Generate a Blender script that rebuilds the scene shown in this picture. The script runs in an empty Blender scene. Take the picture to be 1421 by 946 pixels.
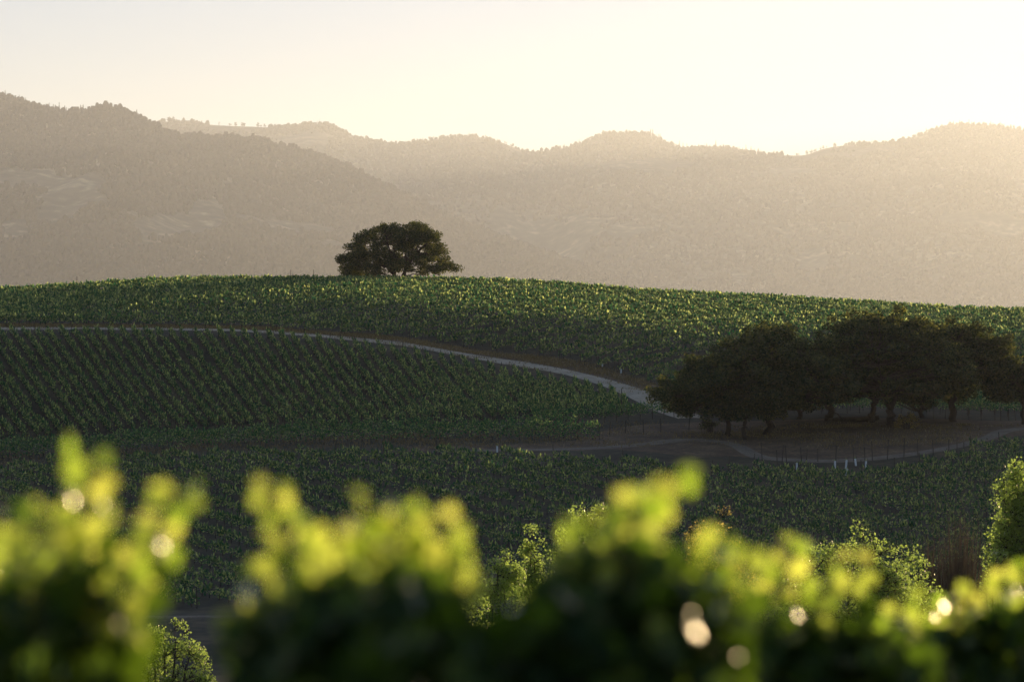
import bpy, math, random
import numpy as np
from mathutils import Vector

# ------------------------------------------------------------------ camera, sky, sun, exposure
SC = bpy.context.scene
COL = SC.collection
HFOV = math.radians(20.0)
PW, PH = 1421.0, 946.0
F = PW / 2 / math.tan(HFOV / 2)          # focal length in photo pixels
PITCH = math.atan((PH / 2 - 430.0) / F)  # eye level lies at photo row 430
SUN_EL = math.radians(4.5)
SUN_AZ = math.radians(27.0)              # to the right of straight ahead (+Y)

cam_d = bpy.data.cameras.new('camera')
cam_d.sensor_width = 36.0
cam_d.angle = HFOV
cam_d.clip_start = 0.1
cam_d.clip_end = 60000
cam_d.dof.use_dof = True
cam_d.dof.focus_distance = 420.0
cam_d.dof.aperture_fstop = 2.05
cam_d.dof.aperture_blades = 0
cam = bpy.data.objects.new('camera', cam_d)
cam.location = (0, 0, 0)
cam.rotation_euler = (math.pi / 2 - PITCH, 0, 0)
COL.objects.link(cam)
SC.camera = cam

world = bpy.data.worlds.new('World')
SC.world = world
world.use_nodes = True
nt = world.node_tree
sky = nt.nodes.new('ShaderNodeTexSky')
sky.sky_type = 'NISHITA'
sky.sun_disc = False
sky.sun_elevation = SUN_EL
sky.sun_rotation = SUN_AZ
sky.altitude = 100
sky.air_density = 1.0
sky.dust_density = 0.15
sky.ozone_density = 1.5
bg = nt.nodes['Background']
bg.inputs["Strength"].default_value = 0.133
tint = nt.nodes.new('ShaderNodeMix')
tint.data_type = 'RGBA'
tint.blend_type = 'MULTIPLY'
tint.inputs['Factor'].default_value = 1.0
tint.inputs['B'].default_value = (1.40, 1.44, 2.26, 1.0)   # white balance of the sky light
nt.links.new(sky.outputs['Color'], tint.inputs['A'])
soft = nt.nodes.new('ShaderNodeGamma')           # evens the sky's brightness out towards the zenith
soft.inputs['Gamma'].default_value = 0.6
nt.links.new(tint.outputs['Result'], soft.inputs['Color'])
nt.links.new(soft.outputs['Color'], bg.inputs['Color'])

sun_d = bpy.data.lights.new('sun', 'SUN')
sun_d.energy = 5.0
sun_d.angle = math.radians(0.53)
sun_d.color = (1.0, 0.79, 0.50)
sun = bpy.data.objects.new('sun', sun_d)
sdir = Vector((math.sin(SUN_AZ) * math.cos(SUN_EL), math.cos(SUN_AZ) * math.cos(SUN_EL), math.sin(SUN_EL)))
sun.rotation_euler = sdir.to_track_quat('Z', 'Y').to_euler()
sun.location = sdir * 100
COL.objects.link(sun)

SC.view_settings.view_transform = 'Standard'
SC.view_settings.look = 'None'
SC.view_settings.gamma = 1.0
SC.view_settings.use_curve_mapping = False
SC.view_settings.exposure = 0.72
SC.render.engine = 'CYCLES'
cy = SC.cycles
cy.use_denoising = True
cy.max_bounces = 8
cy.diffuse_bounces = 3
cy.glossy_bounces = 2
cy.transmission_bounces = 5
cy.transparent_max_bounces = 4
cy.volume_bounces = 1
cy.use_adaptive_sampling = False
HAZE_DENSITY = 0.225e-4
HAZE_G = 0.47

# ------------------------------------------------------------------ helpers
rng = np.random.default_rng(7)


def at(px, py, D):
    """World point on the sight line through photo pixel (px, py) at forward distance D."""
    a = (px - PW / 2) / F
    b = -(py - PH / 2) / F
    cp, sp = math.cos(PITCH), math.sin(PITCH)
    y = cp + b * sp
    z = -sp + b * cp
    return np.array((a / y * D, D, z / y * D))


def tag(o, label=None, cat=None, group=None, kind=None):
    if label: o['label'] = label
    if cat: o['category'] = cat
    if group: o['group'] = group
    if kind: o['kind'] = kind
    return o


def link(name, me, parent=None):
    o = bpy.data.objects.new(name, me)
    COL.objects.link(o)
    if parent is not None:
        o.parent = parent
    return o


def empty(name, loc):
    o = bpy.data.objects.new(name, None)
    o.location = loc
    o.empty_display_size = 0.5
    COL.objects.link(o)
    return o


class MB:
    """Collects quads and triangles as numpy blocks and builds one mesh."""
    def __init__(self):
        self.v, self.f, self.m, self.n = [], [], [], 0

    def add(self, verts, faces, mat=0):
        verts = np.asarray(verts, float).reshape(-1, 3)
        faces = np.asarray(faces, int)
        self.v.append(verts)
        self.f.append(faces + self.n)
        self.m.append(np.full(len(faces), mat, int))
        self.n += len(verts)
        return self

    def diamonds(self, c, a, b, mat=0):
        """leaf-like rhombs: centre c, half-length a, half-width b (all Nx3)"""
        n = len(c)
        v = np.stack([c + a, c + b, c - a, c - b], 1).reshape(-1, 3)
        return self.add(v, np.arange(n * 4).reshape(n, 4), mat)

    def tube(self, pts, rad, sides=6, mat=0):
        pts = np.asarray(pts, float)
        rad = np.broadcast_to(np.asarray(rad, float), (len(pts),))
        t = np.gradient(pts, axis=0)
        t /= np.linalg.norm(t, axis=1)[:, None] + 1e-9
        ref = np.array((0.31, 0.95, 0.07))
        u = np.cross(t, ref); u /= np.linalg.norm(u, axis=1)[:, None] + 1e-9
        w = np.cross(t, u)
        ang = np.arange(sides) * 2 * math.pi / sides
        ring = pts[:, None] + rad[:, None, None] * (np.cos(ang)[None, :, None] * u[:, None] + np.sin(ang)[None, :, None] * w[:, None])
        v = ring.reshape(-1, 3)
        fs = []
        for i in range(len(pts) - 1):
            for k in range(sides):
                k2 = (k + 1) % sides
                fs.append((i * sides + k, i * sides + k2, (i + 1) * sides + k2, (i + 1) * sides + k))
        self.add(v, fs, mat)
        for i, s in ((0, -1), (len(pts) - 1, 1)):
            cv = np.vstack([v[i * sides:(i + 1) * sides], pts[i][None]])
            ff = [(k, (k + 1) % sides, sides, sides) for k in range(sides)]
            self.add(cv, [(a, b, c) for a, b, c, _ in ff], mat)
        return self

    def mesh(self, name, mats, smooth=False):
        me = bpy.data.meshes.new(name)
        V = np.vstack(self.v)
        sizes = np.concatenate([np.full(len(f), f.shape[1], int) for f in self.f])
        loops = np.concatenate([f.ravel() for f in self.f])
        me.vertices.add(len(V))
        me.vertices.foreach_set('co', V.ravel().astype(np.float32))
        me.loops.add(len(loops))
        me.loops.foreach_set('vertex_index', loops.astype(np.int32))
        me.polygons.add(len(sizes))
        st = np.concatenate([[0], np.cumsum(sizes)[:-1]])
        me.polygons.foreach_set('loop_start', st.astype(np.int32))
        try:
            me.polygons.foreach_set('loop_total', sizes.astype(np.int32))
        except Exception:
            pass
        me.polygons.foreach_set('material_index', np.concatenate(self.m).astype(np.int32))
        me.polygons.foreach_set('use_smooth', np.full(len(sizes), smooth, bool))
        for m in mats:
            me.materials.append(m)
        me.update(calc_edges=True)
        me.validate()
        return me

    def build(self, name, mats, parent=None, smooth=False):
        if not isinstance(mats, (list, tuple)):
            mats = [mats]
        return link(name, self.mesh(name, mats, smooth), parent)


def unit(n, r=rng):
    v = r.normal(size=(n, 3))
    return v / np.linalg.norm(v, axis=1)[:, None]


def rand_leaves(c, size, r=rng, aspect=0.62, up=0.0):
    """half axes for randomly turned leaves at centres c; up > 0 leans the long axis upward"""
    n = len(c)
    a = unit(n, r)
    a[:, 2] += up
    a /= np.linalg.norm(a, axis=1)[:, None]
    b = np.cross(a, unit(n, r)); b /= np.linalg.norm(b, axis=1)[:, None] + 1e-9
    s = np.broadcast_to(size, (n,))[:, None]
    return a * s * 0.5, b * s * 0.5 * aspect


def pchip(xk, yk, x):
    xk = np.asarray(xk, float); yk = np.asarray(yk, float)
    h = np.diff(xk); d = np.diff(yk) / h
    m = np.zeros(len(xk))
    m[0], m[-1] = d[0], d[-1]
    for i in range(1, len(xk) - 1):
        if d[i - 1] * d[i] > 0:
            w1, w2 = 2 * h[i] + h[i - 1], h[i] + 2 * h[i - 1]
            m[i] = (w1 + w2) / (w1 / d[i - 1] + w2 / d[i])
    k = np.clip(np.searchsorted(xk, x) - 1, 0, len(xk) - 2)
    t = (x - xk[k]) / h[k]
    t = np.clip(t, 0, 1)
    return ((1 + 2 * t) * (1 - t) ** 2 * yk[k] + t * (1 - t) ** 2 * h[k] * m[k]
            + t * t * (3 - 2 * t) * yk[k + 1] + t * t * (t - 1) * h[k] * m[k + 1])


def vnoise(x, y, seed=0):
    """smooth value noise on arrays"""
    xi = np.floor(x).astype(np.int64); yi = np.floor(y).astype(np.int64)
    fx = x - xi; fy = y - yi
    fx = fx * fx * (3 - 2 * fx); fy = fy * fy * (3 - 2 * fy)
    def h(a, b):
        n = (a * 374761393 + b * 668265263 + seed * 1274126177) & 0x7fffffff
        n = ((n ^ (n >> 13)) * 1274126177) & 0x7fffffff
        n = n ^ (n >> 16)
        return (n & 0xffff) / 65535.0
    return ((h(xi, yi) * (1 - fx) + h(xi + 1, yi) * fx) * (1 - fy)
            + (h(xi, yi + 1) * (1 - fx) + h(xi + 1, yi + 1) * fx) * fy)


def fbm(x, y, seed=0, oct=4):
    s, a, t = 0, 1.0, 0
    for i in range(oct):
        s = s + a * vnoise(x * 2 ** i, y * 2 ** i, seed + i * 17)
        t += a
        a *= 0.5
    return s / t

# ------------------------------------------------------------------ materials
def new_mat(name):
    m = bpy.data.materials.new(name)
    m.use_nodes = True
    m.node_tree.nodes.clear()
    return m, m.node_tree.nodes, m.node_tree.links


def leaf_mat(name, dark, light, trans, trans_w=0.45, gloss=0.12, rough=0.4, scale=0.35, bump=0.0, tpow=1.0, tlow=(0.5, 0.55, 0.55)):
    """two-sided leaf: diffuse + translucent + a little gloss, colour varied per leaf and by clump"""
    m, N, L = new_mat(name)
    out = N.new('ShaderNodeOutputMaterial')
    geo = N.new('ShaderNodeNewGeometry')
    noi = N.new('ShaderNodeTexNoise'); noi.inputs['Scale'].default_value = scale
    tc = N.new('ShaderNodeTexCoord'); L.new(tc.outputs['Object'], noi.inputs['Vector'])
    add = N.new('ShaderNodeMath'); add.operation = 'MULTIPLY_ADD'
    L.new(geo.outputs['Random Per Island'], add.inputs[0]); add.inputs[1].default_value = 0.4
    sub = N.new('ShaderNodeMath'); sub.operation = 'MULTIPLY_ADD'
    L.new(noi.outputs['Fac'], sub.inputs[0]); sub.inputs[1].default_value = 1.2; sub.inputs[2].default_value = -0.4
    L.new(sub.outputs[0], add.inputs[2])
    mix = N.new('ShaderNodeMix'); mix.data_type = 'RGBA'
    L.new(add.outputs[0], mix.inputs['Factor'])
    mix.inputs['A'].default_value = (*dark, 1); mix.inputs['B'].default_value = (*light, 1)
    dif = N.new('ShaderNodeBsdfDiffuse'); L.new(mix.outputs['Result'], dif.inputs['Color'])
    tr = N.new('ShaderNodeBsdfTranslucent')
    mt = N.new('ShaderNodeMix'); mt.data_type = 'RGBA'
    pw = N.new('ShaderNodeMath'); pw.operation = 'POWER'; pw.inputs[1].default_value = tpow; pw.use_clamp = True
    L.new(geo.outputs['Random Per Island'], pw.inputs[0])
    L.new(pw.outputs[0], mt.inputs['Factor'])
    mt.inputs['A'].default_value = tuple(c * k for c, k in zip(trans, tlow)) + (1,); mt.inputs['B'].default_value = (*trans, 1)
    L.new(mt.outputs['Result'], tr.inputs['Color'])
    ms = N.new('ShaderNodeMixShader'); ms.inputs[0].default_value = trans_w
    L.new(dif.outputs[0], ms.inputs[1]); L.new(tr.outputs[0], ms.inputs[2])
    gl = N.new('ShaderNodeBsdfGlossy'); gl.inputs['Roughness'].default_value = rough
    gl.inputs['Color'].default_value = (0.9, 0.82, 0.66, 1)
    if bump:
        nb = N.new('ShaderNodeTexNoise'); nb.inputs['Scale'].default_value = 45
        L.new(tc.outputs['Object'], nb.inputs['Vector'])
        bp = N.new('ShaderNodeBump'); bp.inputs['Strength'].default_value = bump; bp.inputs['Distance'].default_value = 0.01
        L.new(nb.outputs['Fac'], bp.inputs['Height']); L.new(bp.outputs[0], gl.inputs['Normal'])
    fr = N.new('ShaderNodeFresnel'); fr.inputs['IOR'].default_value = 1.3
    fm = N.new('ShaderNodeMath'); fm.operation = 'MULTIPLY'; fm.inputs[1].default_value = gloss / 0.12
    L.new(fr.outputs[0], fm.inputs[0])
    m2 = N.new('ShaderNodeMixShader'); L.new(fm.outputs[0], m2.inputs[0])
    L.new(ms.outputs[0], m2.inputs[1]); L.new(gl.outputs[0], m2.inputs[2])
    L.new(m2.outputs[0], out.inputs['Surface'])
    return m


def rough_mat(name, stops, scale, detail=6, rough=0.95, stretch=(1, 1, 1), bump=0.0, coord='Object'):
    m, N, L = new_mat(name)
    out = N.new('ShaderNodeOutputMaterial')
    p = N.new('ShaderNodeBsdfPrincipled')
    p.inputs['Roughness'].default_value = rough
    p.inputs['Specular IOR Level'].default_value = 0.1
    tc = N.new('ShaderNodeTexCoord')
    mp = N.new('ShaderNodeMapping'); mp.inputs['Scale'].default_value = stretch
    L.new(tc.outputs[coord], mp.inputs['Vector'])
    n1 = N.new('ShaderNodeTexNoise'); n1.inputs['Scale'].default_value = scale
    n1.inputs['Detail'].default_value = detail; n1.inputs['Roughness'].default_value = 0.62
    L.new(mp.outputs[0], n1.inputs['Vector'])
    n2 = N.new('ShaderNodeTexNoise'); n2.inputs['Scale'].default_value = scale * 7.3
    n2.inputs['Detail'].default_value = 4
    L.new(mp.outputs[0], n2.inputs['Vector'])
    av = N.new('ShaderNodeMath'); av.operation = 'MULTIPLY_ADD'; av.inputs[1].default_value = 0.45
    sc = N.new('ShaderNodeMath'); sc.operation = 'MULTIPLY'; sc.inputs[1].default_value = 0.55
    L.new(n2.outputs['Fac'], av.inputs[0]); L.new(n1.outputs['Fac'], sc.inputs[0]); L.new(sc.outputs[0], av.inputs[2])
    cr = N.new('ShaderNodeValToRGB')
    el = cr.color_ramp.elements
    while len(el) < len(stops):
        el.new(0.5)
    for e, (pos, c) in zip(el, stops):
        e.position = pos; e.color = (*c, 1)
    L.new(av.outputs[0], cr.inputs['Fac'])
    L.new(cr.outputs['Color'], p.inputs['Base Color'])
    if bump:
        b = N.new('ShaderNodeBump'); b.inputs['Strength'].default_value = bump; b.inputs['Distance'].default_value = 0.1
        L.new(n2.outputs['Fac'], b.inputs['Height']); L.new(b.outputs[0], p.inputs['Normal'])
    L.new(p.outputs[0], out.inputs['Surface'])
    return m


M = {}
M['ground'] = rough_mat('dry_earth', [(0.36, (0.026, 0.027, 0.020)), (0.5, (0.046, 0.045, 0.031)), (0.64, (0.085, 0.074, 0.045))], 0.12)
M['road'] = rough_mat('road_dust', [(0.35, (0.22, 0.20, 0.15)), (0.5, (0.31, 0.28, 0.205)), (0.66, (0.40, 0.355, 0.27))], 0.5)
M['path'] = rough_mat('trodden_earth', [(0.35, (0.09, 0.08, 0.062)), (0.5, (0.14, 0.125, 0.097)), (0.66, (0.19, 0.17, 0.13))], 0.6)
M['mount'] = rough_mat('mountain_grassland', [(0.44, (0.07, 0.065, 0.045)), (0.54, (0.11, 0.097, 0.064)), (0.63, (0.25, 0.21, 0.135))], 0.0022)
M['wood'] = rough_mat('mountain_tree_green', [(0.35, (0.042, 0.042, 0.028)), (0.65, (0.075, 0.068, 0.042))], 0.004)
M['bark'] = rough_mat('bark', [(0.35, (0.025, 0.02, 0.016)), (0.65, (0.075, 0.06, 0.048))], 1.6, stretch=(3, 3, 0.6), bump=0.5)
M['post'] = rough_mat('weathered_post', [(0.35, (0.035, 0.03, 0.026)), (0.65, (0.09, 0.078, 0.065))], 3.0, stretch=(4, 4, 0.5))
M['tube'] = rough_mat('white_plastic', [(0.3, (0.42, 0.47, 0.47)), (0.7, (0.62, 0.66, 0.66))], 5.0, rough=0.5)
M['vine'] = leaf_mat('vine_leaf', (0.006, 0.038, 0.021), (0.014, 0.074, 0.038), (0.92, 0.98, 0.30), 0.68, 0.02, 0.6, tpow=2.8, tlow=(0.03, 0.15, 0.19))
M['vine_lush'] = leaf_mat('lush_vine_leaf', (0.015, 0.062, 0.028), (0.032, 0.115, 0.050), (0.85, 0.98, 0.30), 0.5, 0.02, 0.6, tpow=4.0, tlow=(0.05, 0.20, 0.22))
M['vine_near'] = leaf_mat('vine_leaf_near', (0.02, 0.06, 0.012), (0.05, 0.12, 0.022), (1.0, 1.0, 0.16), 0.78, 0.30, 0.24, 4.0, bump=0.15, tlow=(0.45, 0.66, 0.25))
M['vine_old_shade'] = leaf_mat('vine_leaf_mature_shade', (0.006, 0.022, 0.008), (0.016, 0.046, 0.013), (0.22, 0.36, 0.02), 0.42, 0.07, 0.26, 4.0, bump=0.15)  # mature leaves, with the shade inside the vine darkened into their colour
M['oak'] = leaf_mat('oak_leaf', (0.009, 0.026, 0.017), (0.022, 0.050, 0.030), (0.55, 0.50, 0.10), 0.25, 0.008, 0.7, tpow=2.0, tlow=(0.12, 0.2, 0.2))
M['bush'] = leaf_mat('bush_leaf', (0.02, 0.05, 0.014), (0.06, 0.11, 0.03), (0.70, 0.86, 0.18), 0.60, 0.025, 0.45)
M['bush_dry'] = leaf_mat('dry_bush_leaf', (0.07, 0.055, 0.025), (0.16, 0.12, 0.05), (0.80, 0.60, 0.16), 0.5, 0.015, 0.6)
M['reed'] = leaf_mat('dead_reed', (0.07, 0.05, 0.035), (0.15, 0.11, 0.075), (0.16, 0.11, 0.06), 0.2, 0.02)
M['grass'] = leaf_mat('dry_grass', (0.10, 0.08, 0.04), (0.22, 0.17, 0.09), (0.4, 0.3, 0.12), 0.35, 0.02)

# ------------------------------------------------------------------ ground
def far(D):
    """the valley side is drawn out a little towards the hill, so the brow shades it"""
    return float(np.interp(D, [0, 150, 225, 310, 345, 365, 400, 420, 432, 30000], [0, 150, 231, 329, 361, 378, 406, 421.5, 432, 30000]))


# Ground profile along sight columns: {photo column: [(distance, photo row of the ground)]}
NEAR = [(0.3, -1.75), (6, -1.78), (12, -2.0), (25, -4.2), (60, -11.5), (110, -19.5), (150, -23.2), (195, -23.4)]
FARZ = [(610, -4.0), (680, -11.0), (820, -22.0), (1200, -32.0), (2500, -45.0), (5000, -45.0), (15000, -45.0), (22000, -45.0)]
PROF = {
    -1500: [(213, 870), (225, 852), (310, 672), (325, 650), (342, 630), (420, 475), (460, 452), (520, 440), (545, 438)],
    -300: [(213, 866), (225, 852), (310, 668), (325, 648), (340, 630), (420, 462), (460, 440), (500, 426), (535, 422)],
    0: [(213, 860), (225, 847), (310, 655), (322, 641), (340, 620), (378, 532), (420, 456), (425, 453), (460, 434), (500, 419), (535, 409)],
    300: [(213, 858), (225, 846), (310, 641), (324, 623), (342, 604), (380, 526), (420, 458), (426, 455), (462, 425), (500, 404), (535, 394)],
    540: [(213, 858), (225, 845), (310, 634), (324, 615), (345, 596), (380, 538), (420, 474), (427, 469), (456, 430), (480, 413), (510, 401), (540, 394)],
    700: [(213, 858), (225, 845), (308, 632), (324, 613), (347, 589), (380, 545), (415, 497), (425, 486), (446, 449), (462, 433), (500, 413), (545, 397)],
    900: [(213, 858), (225, 845), (298, 650), (310, 628), (330, 604), (350, 582), (372, 556), (400, 524), (430, 478), (456, 449), (500, 428), (550, 411)],
    1060: [(213, 858), (225, 845), (298, 655), (308, 637), (320, 618), (345, 588), (365, 570), (400, 537), (430, 492), (456, 461), (500, 438), (555, 419)],
    1200: [(213, 858), (225, 845), (298, 658), (308, 638), (320, 618), (345, 585), (365, 570), (400, 541), (430, 500), (458, 468), (500, 446), (558, 427)],
    1421: [(213, 858), (225, 840), (298, 645), (316, 614), (330, 598), (345, 588), (365, 575), (400, 548), (430, 506), (458, 476), (500, 456), (558, 437)],
    1600: [(213, 850), (225, 832), (298, 640), (316, 612), (330, 596), (345, 584), (365, 568), (400, 538), (430, 490), (458, 448), (500, 432), (558, 420)],  # from here right, unseen ground raised to shade the lower vineyard
    1800: [(213, 850), (225, 832), (298, 640), (316, 612), (330, 598), (345, 588), (365, 575), (400, 530), (430, 470), (458, 435), (500, 415), (558, 405)],
    3200: [(213, 850), (225, 832), (298, 640), (316, 612), (330, 598), (345, 588), (365, 575), (400, 530), (430, 465), (458, 430), (500, 410), (558, 400)],
}
GD = np.concatenate([np.linspace(0.3, 30, 40), np.linspace(32, 205, 60), np.arange(207, 600, 1.25), np.linspace(605, 1200, 44), np.geomspace(1260, 20000, 30)])
GU = np.concatenate([np.linspace(-3900, -250, 30), np.arange(-220, 1700, 12.0), np.linspace(1760, 5300, 30)])
_cols, _cu = [], sorted(PROF)
for u in _cu:
    k = [(d, z) for d, z in NEAR] + [(far(d), at(u, py, far(d))[2]) for d, py in PROF[u]] + FARZ
    _cols.append(pchip([a for a, _ in k], [b for _, b in k], GD))
_cols = np.array(_cols)
GZ = np.empty((len(GU), len(GD)))
_cu = np.array(_cu, float)
for j in range(len(GD)):
    # smooth across columns
    GZ[:, j] = pchip(_cu, _cols[:, j], np.clip(GU, _cu[0], _cu[-1]))


def ground_z(x, y):
    x = np.asarray(x, float); y = np.asarray(y, float)
    yy = np.maximum(y, GD[0])
    u = np.clip(x / yy * F + PW / 2, GU[0], GU[-1])
    i = np.clip(np.searchsorted(GU, u) - 1, 0, len(GU) - 2)
    j = np.clip(np.searchsorted(GD, yy) - 1, 0, len(GD) - 2)
    tu = np.clip((u - GU[i]) / (GU[i + 1] - GU[i]), 0, 1); td = np.clip((yy - GD[j]) / (GD[j + 1] - GD[j]), 0, 1)
    return ((GZ[i, j] * (1 - tu) + GZ[i + 1, j] * tu) * (1 - td) + (GZ[i, j + 1] * (1 - tu) + GZ[i + 1, j + 1] * tu) * td)


def grid_mesh(X, Y, Z):
    n, m = X.shape
    v = np.stack([X, Y, Z], -1).reshape(-1, 3)
    idx = np.arange(n * m).reshape(n, m)
    f = np.stack([idx[:-1, :-1], idx[1:, :-1], idx[1:, 1:], idx[:-1, 1:]], -1).reshape(-1, 4)
    return v, f


UU, DD = np.meshgrid(GU, GD, indexing='ij')
XX = (UU - PW / 2) / F * DD
gm = MB(); gm.add(*grid_mesh(XX, DD, GZ))
# the ground round and behind the camera
bx, by = np.meshgrid(np.linspace(-60, 60, 13), np.array([-400, -200, -100, -40, -10, 0.3]), indexing='ij')
bx = bx * (1 + np.abs(by) / 30.0) * 0.02
bz = -1.75 - 0.0 * bx - np.maximum(-by - 10, 0) * 0.01
gm.add(*grid_mesh(bx, by, bz))
o = gm.build('ground', M['ground'], smooth=True)
tag(o, 'rolling ground of dry brown earth under the vineyards', 'ground', kind='structure')


def wdist(u, D):
    D = far(D)
    return np.array(((u - PW / 2) / F * D, D))


def strip(name, pts, width, mat, lift=0.07, label=None, cat='road'):
    """a road draped on the ground; pts are (photo column, distance, width)"""
    P = np.array([wdist(u, d) for u, d, *_ in pts])
    W = np.array([p[2] if len(p) > 2 else width for p in pts])
    s = np.concatenate([[0], np.cumsum(np.linalg.norm(np.diff(P, axis=0), axis=1))])
    n = int(s[-1] / 1.2) + 2
    t = np.linspace(0, s[-1], n)
    px = pchip(s, P[:, 0], t); py = pchip(s, P[:, 1], t); w = pchip(s, W, t)
    c = np.stack([px, py], 1)
    tg = np.gradient(c, axis=0); tg /= np.linalg.norm(tg, axis=1)[:, None]
    nr = np.stack([-tg[:, 1], tg[:, 0]], 1)
    K = 9
    off = np.linspace(-0.5, 0.5, K)
    wob = 1 + 0.12 * (fbm(t * 0.15, t * 0 + 3.3, 5) - 0.5) * 2
    X = c[:, None, 0] + nr[:, None, 0] * off[None] * (w * wob)[:, None]
    Y = c[:, None, 1] + nr[:, None, 1] * off[None] * (w * wob)[:, None]
    Z = ground_z(X, Y) + lift
    Z[:, 0] -= lift + 0.04; Z[:, -1] -= lift + 0.04
    Z[:, [2, 6]] -= 0.03
    m = MB(); m.add(*grid_mesh(X, Y, Z))
    o = m.build(name, mat, smooth=True)
    return tag(o, label, cat, kind='structure')


strip('dirt_road', [(-160, 419), (0, 420), (120, 421), (300, 421), (400, 420), (520, 419), (620, 416), (700, 411), (790, 402, 3.4), (850, 391, 4.2), (890, 379, 5), (925, 364, 5), (960, 352, 4)], 4.0, M['road'],
      label='pale dirt road curving between the upper and lower vineyard blocks')
strip('dirt_path', [(600, 314, 2.2), (700, 313.5, 2.4), (790, 314, 2.6), (880, 318, 3), (960, 325, 3), (1010, 322, 2.4), (1060, 309, 2.6), (1140, 307, 2.6), (1230, 309.5, 2.6), (1310, 314, 2.4), (1370, 322, 2.4), (1400, 332, 3), (1450, 338, 3)], 2.6, M['path'],
      label='pale dirt path along the foot of the oak grove', cat='path')
strip('valley_road', [(-200, 214), (200, 214), (420, 214.5), (800, 214)], 1.4, M['path'], lift=0.1,
      label='thin pale valley road below the lower vineyard block')

def patch(name, rows, mat, lift, label):
    """a sheet draped on the ground between two edges; rows are (photo column, near distance, far distance)"""
    us = np.linspace(rows[0][0], rows[-1][0], 90)
    n_ = np.interp(us, [r[0] for r in rows], [far(r[1]) for r in rows]); f_ = np.interp(us, [r[0] for r in rows], [far(r[2]) for r in rows])
    n_ = n_ + 1.2 * (fbm(us * 0.03, us * 0, 3) - 0.5); f_ = f_ + 1.2 * (fbm(us * 0.03, us * 0, 9) - 0.5)
    t = np.linspace(0, 1, 26)
    D = n_[:, None] + (f_ - n_)[:, None] * t[None]
    X = (us[:, None] - PW / 2) / F * D
    Z = ground_z(X, D) + lift
    Z[:, 0] -= lift + 0.04; Z[:, -1] -= lift + 0.04; Z[0] -= lift + 0.04; Z[-1] -= lift + 0.04
    m = MB(); m.add(*grid_mesh(X, D, Z))
    return tag(m.build(name, mat, smooth=True), label, 'ground', kind='structure')


M['clearing'] = rough_mat('clearing_earth', [(0.36, (0.055, 0.042, 0.030)), (0.5, (0.09, 0.068, 0.045)), (0.64, (0.16, 0.12, 0.072))], 0.35)
patch('bare_ground', [(560, 314, 320), (700, 312, 321), (800, 312, 325), (850, 313, 340), (900, 310, 345), (960, 306, 348), (1020, 309, 350), (1100, 307, 352), (1230, 308.5, 353), (1330, 313, 353), (1440, 326, 352)], M['clearing'], 0.03, 'bare brown ground with dry litter under the oak grove')
patch('field_margin', [(-160, 421, 426), (300, 421, 425.5), (540, 419, 426), (640, 415, 424.5), (720, 410, 421), (800, 401, 412), (870, 387, 402), (920, 372, 390)], M['clearing'], 0.03, 'dry grassy margin between the dirt road and the upper vines')

# ------------------------------------------------------------------ far mountains
BACK = [(-900, 150), (-500, 140), (0, 175), (150, 172), (215, 170), (250, 168), (300, 174), (400, 177), (440, 172), (465, 177), (490, 190), (540, 199), (570, 199), (600, 194), (650, 189), (690, 196), (735, 211), (765, 209), (805, 199),
        (840, 187), (880, 185), (905, 190), (945, 206), (1000, 207), (1060, 215), (1110, 216), (1150, 205), (1200, 200), (1240, 199), (1285, 185), (1330, 174), (1370, 175), (1421, 181), (1480, 196), (1570, 255), (1700, 295), (2000, 310), (2700, 300), (3400, 260)]  # unseen right end of the ridge, lowered to let sunlight into the haze
FRONT = [(-1200, 100), (-500, 120), (-150, 130), (-60, 128), (0, 134), (60, 152), (110, 157), (150, 149), (180, 158), (215, 176), (255, 190), (300, 192), (345, 194), (385, 203), (430, 214), (480, 232), (540, 262), (620, 300), (720, 340), (850, 385), (1000, 430), (1250, 445), (1600, 450)]
FOOT = [(-500, 360), (-60, 368), (0, 370), (35, 362), (75, 372), (110, 384), (145, 376), (190, 366), (240, 363), (280, 372), (330, 392), (420, 420), (600, 436), (900, 438)]


def range_field(knots, d0, dr, d1, rough, seed, cells, base=-45.0, u0=None, u1=None, power=1.15):
    u0 = knots[0][0] if u0 is None else u0
    u1 = knots[-1][0] if u1 is None else u1
    us = np.linspace(u0, u1, cells[0]); ds = np.concatenate([np.linspace(d0, dr, cells[1]), np.linspace(dr, d1, cells[1] // 3)[1:]])
    ku = [k[0] for k in knots]
    rz = pchip(ku, [at(u, py, dr)[2] for u, py in knots], us)
    U, D = np.meshgrid(us, ds, indexing='ij')
    X = (U - PW / 2) / F * D
    t = np.where(D <= dr, (D - d0) / (dr - d0), (d1 - D) / (d1 - dr))
    t = np.clip(t, 0, 1)
    prof = np.where(D <= dr, t ** power * (1 - 0.25 * t * (1 - t)), t * t * (3 - 2 * t))
    s = rough
    rid = 1 - np.abs(2 * fbm(X / (s * 5.5) + 3.1, D / (s * 9) + 1.7, seed, 5) - 1)
    rid2 = 1 - np.abs(2 * fbm(X / (s * 1.6), D / (s * 2.8), seed + 40, 4) - 1)
    amp = (rz[:, None] - base) * (0.48 * (rid - 0.75) + 0.16 * (rid2 - 0.7))
    env = np.sin(np.clip(t, 0, 1) * math.pi) ** 0.8
    env = np.where(D <= dr, env, env * 0.3)
    Z = base + (rz[:, None] - base) * prof + amp * env
    # keep the slopes below the skyline of their own ridge
    lim = base + (rz[:, None] - base) * np.where(D <= dr, 0.12 + 0.88 * D / dr, 1.0)
    Z = np.where(D < dr, np.minimum(Z, lim), Z)
    return us, ds, X, D, Z, rz


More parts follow.
